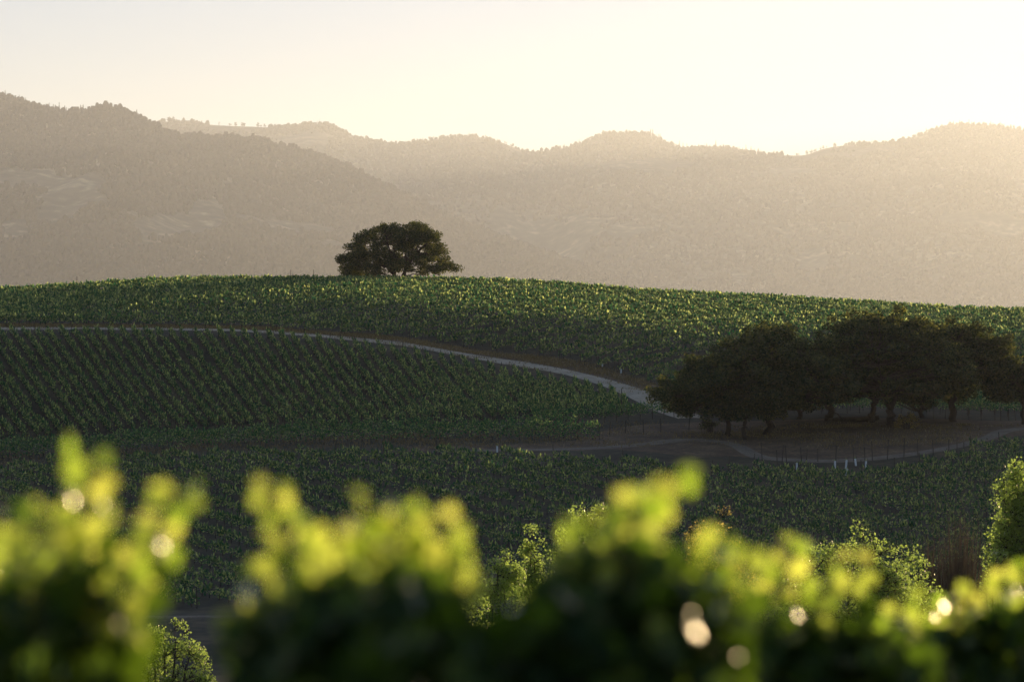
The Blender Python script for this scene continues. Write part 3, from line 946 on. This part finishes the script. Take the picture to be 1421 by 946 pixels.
oak(1322, 347, 13.5, 12.8, 'oak with a clear straight trunk at the right of the valley grove', rg, 170, 3.6, trunk=0.5, split=3.2)
oak(1420, 344, 8.5, 8.0, 'thinner olive-gold oak at the far right end of the valley grove', rg, 90, 2.4, trunk=0.3, per=110)


oak(1110, 352, 11.5, 9.2, 'oak between the broad forked oak and the middle oak, shaded at the back', rg, 110, 0.9, trunk=0.34)
oak(1280, 354, 12.0, 11.2, 'oak behind the tallest dark oak, towards the straight trunk', rg, 110, 0.9, trunk=0.34)


def bush(name, u, D, top_row, W, label, r, mats, n=60, leaf=0.16, per=380, base_z=None, shape='round', cat='bush', group=None, depth=None, crad=(0.35, 0.75), stems=5, H=None, shell=0.1):
    x, y = wdist(u, D)
    gz = float(ground_z(x, y))
    H = H or at(u, top_row, far(D))[2] - gz
    depth = depth or W * 0.5
    cl = []
    while len(cl) < n:
        a = r.uniform(-1, 1); b = r.uniform(-1, 1); c = r.uniform(0.02, 1) ** 0.6
        if shape == 'round':
            ok = a * a + b * b + ((c - 0.35) / 0.65) ** 2 < 1 if c > 0.35 else a * a + b * b < 1
        elif shape == 'tall':
            w = math.sin(min(1, c * 1.02) * math.pi) ** 0.55 * 0.9 if c > 0.25 else 0.85
            ok = a * a + b * b < w * w
        else:
            ok = a * a + b * b < (1 - 0.55 * c) ** 2
        if not ok:
            continue
        if (a * a + b * b + (c - 0.4) ** 2) < 0.15 and r.random() < 0.6:
            continue
        cl.append((a * W / 2, b * depth / 2, c * H * r.uniform(0.9, 1.03), r.uniform(*crad)))
    limbs = []
    for i in range(stems):
        f = (i + 0.5) / stems * 2 - 1
        limbs.append(([(f * 0.4, r.normal(0, 0.3), -0.3), (f * W * 0.14, r.normal(0, depth * 0.08), H * 0.4), (f * W * 0.3, r.normal(0, depth * 0.12), H * r.uniform(0.65, 0.9))], 0.05 + 0.015 * H, 0.03))
    return tree(name, (x, y, gz), label, cat, group, cl, limbs, mats, r, leaf=leaf, leaves_per=per, flat=0.85, shell=shell, leaf_var=0.5)


rb = np.random.default_rng(91)
bush('bush', 1258, 336, 575, 3.4, 'low golden-leaved bush at the foot of the tallest valley oak', rb, [M['bush_dry']], 26, 0.2, 170, H=1.9, crad=(0.3, 0.55))
bush('bush', 985, 334, 565, 2.6, 'small dry bush at the foot of the left oak in the valley grove', rb, [M['oak']], 18, 0.2, 140, H=1.7, crad=(0.3, 0.5))

VG = 'sunlit valley bushes and trees below the lower block'
bush('poplar_tree', 742, 172, 708, 2.2, 'slim light green poplar top poking up behind the blurred vines', rb, [M['bush']], 85, 0.16, 360, shape='tall', cat='tree', group=VG, crad=(0.32, 0.62))
bush('willow_bush', 700, 168, 765, 3.6, 'green bush at the left foot of the slim poplar', rb, [M['bush']], 90, 0.15, 330, group=VG)
bush('willow_bush', 668, 150, 812, 2.4, 'small bright green bush low beside the blurred vines in the gap', rb, [M['bush']], 50, 0.14, 360, group=VG)
bush('willow_bush', 815, 168, 690, 5.6, 'pale green bush with lit top behind the highest blurred vine mound', rb, [M['bush']], 130, 0.16, 330, group=VG)
bush('dry_bush', 990, 150, 690, 5.2, 'wide straw-yellow dry bush with seed-like leaves right of the vine mound', rb, [M['bush_dry']], 190, 0.13, 170, group=VG, crad=(0.28, 0.6), shell=0.0)
bush('willow_bush', 1178, 152, 727, 8.6, 'broad round bush with gold-rimmed leaves in the right valley', rb, [M['bush']], 420, 0.15, 210, group=VG)
bush('willow_bush', 1265, 156, 742, 3.4, 'darker green bush at the right of the broad gold-rimmed bush', rb, [M['bush']], 90, 0.15, 210, group=VG)
bush('poplar_tree', 1420, 160, 628, 4.4, 'tall upright green tree at the right edge of the valley', rb, [M['bush']], 460, 0.16, 210, shape='tall', cat='tree', group=VG, crad=(0.45, 0.85))
bush('willow_bush', 1385, 158, 770, 2.6, 'low leafy shrub at the foot of the tall tree at the right edge', rb, [M['bush']], 60, 0.15, 330, group=VG)
bush('willow_bush', 228, 140, 852, 5.2, 'glossy round bush showing through the gap between the left vines', rb, [M['bush']], 150, 0.12, 450, group=VG, crad=(0.25, 0.55))
bush('willow_bush', 112, 146, 800, 2.4, 'small sunlit bush seen behind the leftmost blurred vine', rb, [M['bush']], 70, 0.13, 390, group=VG)
bush('willow_bush', 880, 142, 800, 4.0, 'green bush hidden behind the dark vine mound', rb, [M['bush']], 80, 0.14, 300, group=VG)
bush('willow_bush', 1060, 140, 800, 4.0, 'green bush below the dry bush behind the right vines', rb, [M['bush']], 80, 0.14, 300, group=VG)
bush('willow_bush', 1330, 140, 850, 3.5, 'dim bush seen low through the gap in the right vines', rb, [M['bush']], 70, 0.14, 300, group=VG)

# dead reeds between the bushes at the right
x, y = wdist(1322, 172)
gz = float(ground_z(x, y))
root = empty('reed_clump', (x, y, gz))
tag(root, 'clump of bare brown reeds between the green bush and the tall tree', 'reeds', VG)
m = MB()
n = 1500
tuft = rb.integers(0, 14, n)
tx, ty = rb.uniform(-2.2, 2.4, 14), rb.uniform(-1.6, 1.6, 14)
bx_, by_ = tx[tuft] + rb.normal(0, 0.28, n), ty[tuft] + rb.normal(0, 0.28, n)
Hh = at(1322, 708, far(172))[2] - gz
hgt = Hh * rb.uniform(0.55, 1.02, n) * rb.uniform(0.6, 1.05, 14)[tuft] * np.clip(1.06 - 0.03 * bx_ ** 2, 0.5, 1.1)
lean = rb.normal(0, 0.06, (n, 2))
a = np.stack([lean[:, 0] * hgt, lean[:, 1] * hgt, hgt], 1) * 0.5
c = np.stack([bx_, by_, np.zeros(n)], 1) + a
b = np.stack([rb.normal(0, 1, n), rb.normal(0, 1, n), np.zeros(n)], 1); b /= np.linalg.norm(b, axis=1)[:, None]
m.diamonds(c, a, b * 0.035)
n2 = 2500
k = rb.integers(0, n, n2)
p = c[k] + a[k] * rb.uniform(-0.2, 0.95, n2)[:, None]
a2, b2 = rand_leaves(p, 0.35 * rb.uniform(0.5, 1.2, n2), rb, 0.12, 1.2)
m.diamonds(p, a2, b2)
m.build('stalks', M['reed'], root)

# fallen log and dry grass under the oaks
x, y = wdist(1186, 345)
root = empty('fallen_log', (x, y, float(ground_z(x, y))))
tag(root, 'dark fallen log lying on the bare ground under the oak grove', 'log')
m = MB(); m.tube([(-3.2, 0.2, 0.25), (-1.5, 0.1, 0.32), (0.3, 0, 0.36), (2.0, -0.2, 0.38), (3.0, -0.2, 0.55)], [0.18, 0.28, 0.33, 0.36, 0.3], 9)
m.build('stem', M['bark'], root, smooth=True)
m = MB(); m.tube([(-1.6, 0.1, 0.35), (-2.1, 0.3, 1.0), (-2.7, 0.4, 1.25)], [0.12, 0.08, 0.04], 6)
m.tube([(2.2, -0.2, 0.4), (2.5, -0.5, 1.0), (2.4, -0.6, 1.4)], [0.12, 0.08, 0.04], 6)
m.build('branch', M['bark'], root, smooth=True)


def grass_patch(name, spots, label, blade=0.28, per=1.0):
    m = MB()
    for u, D, w, d, n in spots:
        x0, y0 = wdist(u, D)
        x = x0 + rb.normal(0, w / 2, n); y = y0 + rb.normal(0, d / 2, n)
        h = blade * rb.uniform(0.5, 1.4, n)
        l = rb.normal(0, 0.3, (n, 2))
        a = np.stack([l[:, 0], l[:, 1], np.ones(n)], 1) * h[:, None] * 0.5
        c = np.stack([x, y, ground_z(x, y)], 1) + a * 0.9
        b = np.stack([rb.normal(0, 1, n), rb.normal(0, 1, n), np.zeros(n)], 1); b /= np.linalg.norm(b, axis=1)[:, None]
        m.diamonds(c, a, b * 0.05)
    return tag(m.build(name, M['grass']), label, 'grass', kind='stuff')


spots = [(1170, 339, 3.5, 1.2, 420), (1150, 338, 2, 1, 160), (1337, 341, 1.0, 0.6, 160)]
for i in range(60):
    u = rb.uniform(960, 1400); spots.append((u, rb.uniform(318, 342), 4, 3, 60))
for i in range(420):
    u = rb.uniform(-30, 920); D = np.interp(u, [0, 300, 540, 700, 800, 870, 920], [424, 424, 423, 416, 407, 395, 380]) + rb.uniform(-1, 6)
    spots.append((u, D, 2.5, 1.2, 50))
for i in range(110):
    u = rb.uniform(-30, 900); D = np.interp(u, [-160, 0, 120, 300, 400, 520, 620, 700, 790, 850, 890], [419, 420, 421, 421, 420, 419, 416, 411, 402, 391, 379]) + (0 if rb.random() < 0.5 else -2.4) + rb.normal(0, 0.25)
    spots.append((u, D, 1.6, 0.4, 14))
for i in range(260):
    u = rb.uniform(-30, 900); spots.append((u, rb.uniform(317, 345), 3.5, 2.5, 30))
grass_patch('dry_grass', spots, 'dry pale grass along the road edge and under the oak grove')

# skyline trees on the far ridges
rs = np.random.default_rng(17)


def ridge_mesh(kind, r):
    m = MB()
    if kind == 'bare':
        for j in range(3):
            x0 = r.normal(0, 2.5); h = r.uniform(9, 17)
            m.tube([(x0, 0, -3), (x0 + r.normal(0, 0.4), 0, h * 0.6), (x0 + r.normal(0, 0.8), 0, h)], [0.5, 0.4, 0.2], 4)
            c = np.array([(x0, 0, h * 0.6)]) + r.normal(0, 1, (26, 3)) * (1.4, 1.4, h * 0.2)
            a, b = rand_leaves(c, r.uniform(1.0, 2.2, 26), r, 0.4, 0.4); m.diamonds(c, a, b)
    elif kind == 'fir':
        h = r.uniform(15, 22)
        m.tube([(0, 0, -3), (0, 0, h)], [0.5, 0.15], 4)
        z = r.random(220) ** 1.3 * h; w = (1 - z / h) * 3.4 + 0.4; an = r.uniform(0, 6.28, 220); q = r.uniform(0.2, 1, 220)
        c = np.stack([np.cos(an) * w * q, np.sin(an) * w * q, z + 1], 1); a, b = rand_leaves(c, 2.0, r, 0.6); m.diamonds(c, a, b)
    else:
        W = r.uniform(6, 10); h = r.uniform(9, 14)
        m.tube([(0, 0, -4), (0.3, 0, h * 0.5)], [0.8, 0.5], 5)
        for j in range(9):
            cc = np.array((r.normal(0, W * 0.3), r.normal(0, W * 0.3), h * r.uniform(0.35, 0.95)))
            m.diamonds(*clump(cc, r.uniform(2, 3.4), 46, 1.7, r, 0.75, 0.2))
    return m.mesh('skyline_tree', [M['wood']])


RM = {k: [ridge_mesh(k, rs) for _ in range(4)] for k in ('bare', 'fir', 'round')}
RL = {'bare': 'tiny thin bare-looking tree on the ', 'fir': 'tiny pointed fir on the ', 'round': 'tiny round-crowned tree on the '}


def skyline(knots, dr, u0, u1, n, kinds, s=(0.6, 1.1), back=0, where='far mountain skyline'):
    ku = [k[0] for k in knots]; kp = [k[1] for k in knots]
    for u in np.sort(rs.uniform(u0, u1, n)):
        z = float(pchip(ku, [at(a, p, dr)[2] for a, p in knots], np.array([u]))[0])
        k = kinds[int(rs.integers(0, len(kinds)))]
        o = link('skyline_tree', RM[k][int(rs.integers(0, 4))])
        d = dr + rs.uniform(-60, 60)
        o.location = ((u - PW / 2) / F * d, d, z * d / dr - 1.5 + back)
        sc_ = rs.uniform(*s) * MS
        o.scale = (sc_, sc_, sc_ * rs.uniform(0.85, 1.15)); o.rotation_euler = (0, 0, rs.uniform(0, 6))
        tag(o, RL[k] + where, 'tree', ('thin trees' if k == 'bare' else 'firs' if k == 'fir' else 'round trees') + ' on the ' + where)


skyline(FRONT, 7000 * MS, -10, 215, 46, ['round', 'round', 'fir'], (0.55, 0.95), where='nearest left mountain skyline')
skyline(BACK, 10500 * MS, 225, 480, 34, ['round', 'round', 'bare'], (0.7, 1.2), where='ridge above and left of the lone oak')
skyline(BACK, 10500 * MS, 560, 740, 40, ['round', 'bare', 'bare'], (0.6, 1.1), where='low rounded ridge right of the lone oak')
skyline(BACK, 10500 * MS, 770, 900, 26, ['bare', 'round', 'bare'], (0.6, 1.2), where='rise of the middle mountain peak')
skyline(BACK, 10500 * MS, 900, 1080, 60, ['bare', 'bare', 'fir'], (0.8, 1.35), where='falling ridge right of the middle peak')
skyline(BACK, 10500 * MS, 1100, 1290, 36, ['bare', 'round'], (0.6, 1.1), where='saddle before the right mountain')
skyline(BACK, 10500 * MS, 1280, 1425, 44, ['fir', 'round'], (0.7, 1.1), where='top of the right mountain ridge')

# ------------------------------------------------------------------ foreground grapevines, close to the camera
rf = np.random.default_rng(3)
_ang = np.radians([-90, -62, -30, -12, 18, 40, 62, 80, 90, 100, 118, 140, 162, 192, 210, 242])
_rad = np.array([0.12, 0.62, 0.50, 0.78, 0.66, 0.95, 0.72, 0.86, 1.12, 0.86, 0.72, 0.95, 0.66, 0.78, 0.50, 0.62])
LEAF2 = np.stack([np.cos(_ang) * _rad * 0.5, np.sin(_ang) * _rad * 0.5], 1)


def vine_leaves(m, c, nrm, tip, size, r, mat=0):
    """lobed, cupped leaves: centre c, face normal nrm, tip direction tip"""
    for i in range(len(c)):
        n_ = nrm[i] / np.linalg.norm(nrm[i])
        t = tip[i] - n_ * (tip[i] @ n_); t /= np.linalg.norm(t) + 1e-9
        s = np.cross(t, n_)
        q = LEAF2 * size[i] * r.uniform(0.9, 1.1, LEAF2.shape)
        rr2 = (LEAF2 ** 2).sum(1)
        cup = r.uniform(-0.35, 0.5) * size[i] * rr2 * 2 + r.normal(0, 0.03, len(q)) * size[i]
        fold = r.uniform(-0.1, 0.35) * np.abs(q[:, 0])
        v = c[i] + q[:, :1] * s + q[:, 1:] * t + (cup + fold)[:, None] * n_
        v = np.vstack([v, c[i]])
        k = len(q)
        m.add(v, [(j, (j + 1) % k, k) for j in range(k)], mat)


def near_shoot(root, pts, D, r, leaf=(0.115, 0.05), step=0.013, base=None, extra=1.0):
    """a cane with leaves alternating up to its tip; pts are sight points from base to tip"""
    P = np.array([at(px, py, D + dd) for px, py, dd in pts]) - base
    s = np.concatenate([[0], np.cumsum(np.linalg.norm(np.diff(P, axis=0), axis=1))])
    n = max(6, int(s[-1] / step * extra))
    t = np.linspace(0, s[-1], n)
    C = np.stack([np.interp(t, s, P[:, i]) for i in range(3)], 1)
    m = MB()
    C2 = C + r.normal(0, 0.004, C.shape)
    m.tube(C2, np.linspace(0.0045, 0.0016, n), 6, 1)
    f = np.linspace(0, 1, n)
    size = (leaf[0] + (leaf[1] - leaf[0]) * f ** 1.4) * r.uniform(0.75, 1.15, n)
    side = np.where(np.arange(n) % 2 == 0, 1.0, -1.0)
    az = r.uniform(-0.9, 0.9, n) + np.where(side > 0, 0, math.pi)
    out = np.stack([np.cos(az), np.sin(az), r.uniform(-0.25, 0.55, n)], 1)
    out /= np.linalg.norm(out, axis=1)[:, None]
    tip = out.copy(); tip[:, 2] -= 0.55 * (1 - f); tip[:, 2] += 0.9 * f
    c = C + out * (size * 0.55 * r.uniform(0.6, 1.2, n))[:, None]
    nrm = np.stack([r.normal(0.1, 0.6, n), -0.75 + r.normal(0, 0.55, n), 0.45 + r.normal(0, 0.5, n)], 1)
    young = f > r.uniform(0.36, 0.66, n)  # leaves lower down take the mature colour with shade painted in
    vine_leaves(m, c[young], nrm[young], tip[young], size[young], r)
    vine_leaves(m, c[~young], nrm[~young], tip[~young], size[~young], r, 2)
    for i in range(n):
        m.tube([C[i], C[i] + (c[i] - C[i]) * 0.6, c[i]], [0.0014, 0.0012, 0.001], 4, 1)
    # tendrils and growing tip
    for _ in range(2):
        i = int(r.integers(n // 2, n))
        d = unit(1, r)[0] * 0.05
        m.tube([C[i], C[i] + d * 0.6 + (0, 0, 0.02), C[i] + d + (0, 0, 0.05)], [0.0012, 0.001, 0.0006], 4, 1)
    m.build('shoot', [M['vine_near'], M['cane'], M['vine_old_shade']], root)


M['cane'] = rough_mat('green_cane', [(0.3, (0.06, 0.09, 0.025)), (0.7, (0.12, 0.10, 0.04))], 30, rough=0.6)


def grapevine(u, D, label, shoots, mass, r, n_mass, leaf=(0.07, 0.125)):
    x, y = wdist(u, D)
    base = np.array((x, y, float(ground_z(x, y))))
    root = empty('grapevine', base)
    tag(root, label, 'grapevine', 'grapevines close to the camera')
    head = at(u, 1010, D) - base
    m = MB(); m.tube([(0, 0, -0.1), (0.03, 0.02, head[2] * 0.5), (-0.02, 0, head[2])], [0.045, 0.035, 0.04], 9)
    m.build('trunk', M['bark'], root, smooth=True)
    w = 0.6
    m = MB(); m.tube([head + (-w, 0.05, 0.02), head + (-w * 0.5, 0, 0.04), head, head + (w * 0.5, 0, 0.04), head + (w, -0.05, 0.02)], [0.012, 0.02, 0.03, 0.02, 0.012], 8)
    m.build('cordon', M['bark'], root, smooth=True)
    # leafy body filling the hedge below the shoots
    P = np.array(mass, float)
    lo, hi = P.min(0), P.max(0)
    pts = []
    while len(pts) < n_mass:
        q = r.uniform(lo, hi)
        if inside(P, np.array([q[0]]), np.array([q[1]]))[0]:
            edge = min(1.0, max(0.0, (q[1] - lo[1]) / 130.0))
            pts.append(at(q[0], q[1] + 25, D + r.normal(0.05 + 0.2 * edge, 0.08 + 0.2 * edge)) - base)
    c = np.array(pts)
    n = len(c)
    nrm = np.stack([r.normal(0, 0.6, n), r.normal(-0.5, 0.6, n), r.normal(0.55, 0.5, n)], 1)
    tip = np.stack([r.normal(0, 0.6, n), r.normal(0, 0.6, n), r.normal(-0.6, 0.4, n)], 1)
    m = MB()
    vine_leaves(m, c, nrm, tip, r.uniform(leaf[0], leaf[1], n), r)
    m.build('foliage', [M['vine_old_shade']], root)
    for k, sh in enumerate(shoots):
        sz = sh[1] if isinstance(sh[1], float) else 1.0
        pp = sh[0]
        pp = [(a, b, rf.normal(0, 0.03) if j == 0 else None) for j, (a, b) in enumerate(pp)]
        d0 = r.normal(0, 0.10)
        near_shoot(root, [(a, b, d0) for a, b, _ in pp], D, r, leaf=(0.10 * sz, 0.055 * sz), base=base)
    return root


S = lambda *p, z=1.0: (list(p), z)
grapevine(60, 6.1, 'blurred backlit grapevine leftmost in the front row with two tall yellow shoots', [
    S((88, 900), (104, 780), (118, 690), (126, 622), z=1.05), S((52, 900), (54, 790), (62, 705)), S((8, 900), (16, 810), (20, 750)),
    S((150, 960), (182, 820), (220, 745), (258, 678), z=1.1), S((140, 960), (165, 850), (185, 760)), S((-30, 900), (-25, 800), (-20, 720)), S((95, 880), (90, 800), (88, 740))],
    [(-120, 800), (0, 780), (60, 775), (130, 785), (165, 830), (165, 900), (180, 1060), (-120, 1060)], rf, 600)#
grapevine(400, 5.95, 'blurred backlit grapevine second in the front row with a single slender tall shoot', [
    S((428, 930), (412, 820), (396, 740), (374, 674), z=0.95), S((460, 930), (452, 830), (430, 760), z=1.05), S((380, 960), (372, 880), (360, 800)), S((480, 900), (472, 800), (468, 740)), S((350, 980), (335, 900), (330, 850), z=0.8)],
    [(340, 860), (370, 815), (430, 795), (480, 780), (500, 800), (500, 1060), (300, 1060), (330, 940)], rf, 700)
grapevine(560, 5.85, 'blurred grapevine third in the front row with pale round highlights on twin shoots', [
    S((505, 900), (506, 790), (516, 698)), S((550, 900), (556, 800), (560, 712), z=1.05), S((598, 900), (604, 800), (612, 715), z=0.95), S((640, 930), (640, 850), (632, 780)), S((580, 900), (585, 820), (590, 760)), S((530, 900), (530, 820), (535, 740))],
    [(490, 800), (540, 770), (600, 780), (640, 830), (655, 880), (680, 1060), (480, 1060)], rf, 680)
grapevine(820, 6.3, 'blurred dark mounded grapevine in the middle of the front row, its shoot reaching furthest up', [
    S((820, 900), (845, 770), (885, 705), (942, 662), z=1.05), S((790, 900), (800, 800), (828, 725)), S((740, 930), (752, 850), (785, 770), z=0.9), S((870, 880), (880, 780), (905, 700), z=1.1), S((960, 900), (975, 800), (1002, 745)), S((690, 980), (705, 900), (730, 830), z=0.9), S((1000, 900), (1010, 820), (1040, 770))],
    [(660, 960), (690, 860), (740, 800), (790, 750), (850, 725), (910, 740), (960, 770), (1010, 800), (1030, 860), (1040, 1060), (650, 1060)], rf, 1400)
grapevine(1120, 8.3, 'blurred backlit grapevine right of the dark mound with slanting yellow shoots', [
    S((1050, 920), (1072, 830), (1112, 752), z=1.05), S((1170, 930), (1176, 850), (1186, 776), z=1.1), S((1120, 930), (1130, 870), (1150, 800)), S((1220, 940), (1232, 880), (1262, 830))],
    [(1010, 880), (1050, 850), (1100, 840), (1180, 845), (1240, 865), (1290, 885), (1290, 1060), (1000, 1060)], rf, 1050)
grapevine(1360, 9.4, 'blurred backlit grapevine rightmost in the front row with bright rising leaves', [
    S((1300, 940), (1318, 880), (1352, 815), z=1.1), S((1370, 930), (1378, 860), (1395, 795), z=1.15), S((1410, 930), (1416, 850), (1424, 780), z=1.1), S((1340, 950), (1335, 890), (1322, 830)), S((1290, 950), (1285, 900), (1275, 850)), S((1450, 930), (1452, 850), (1460, 770))],
    [(1260, 880), (1310, 850), (1360, 835), (1430, 820), (1520, 820), (1520, 1060), (1250, 1060)], rf, 950)
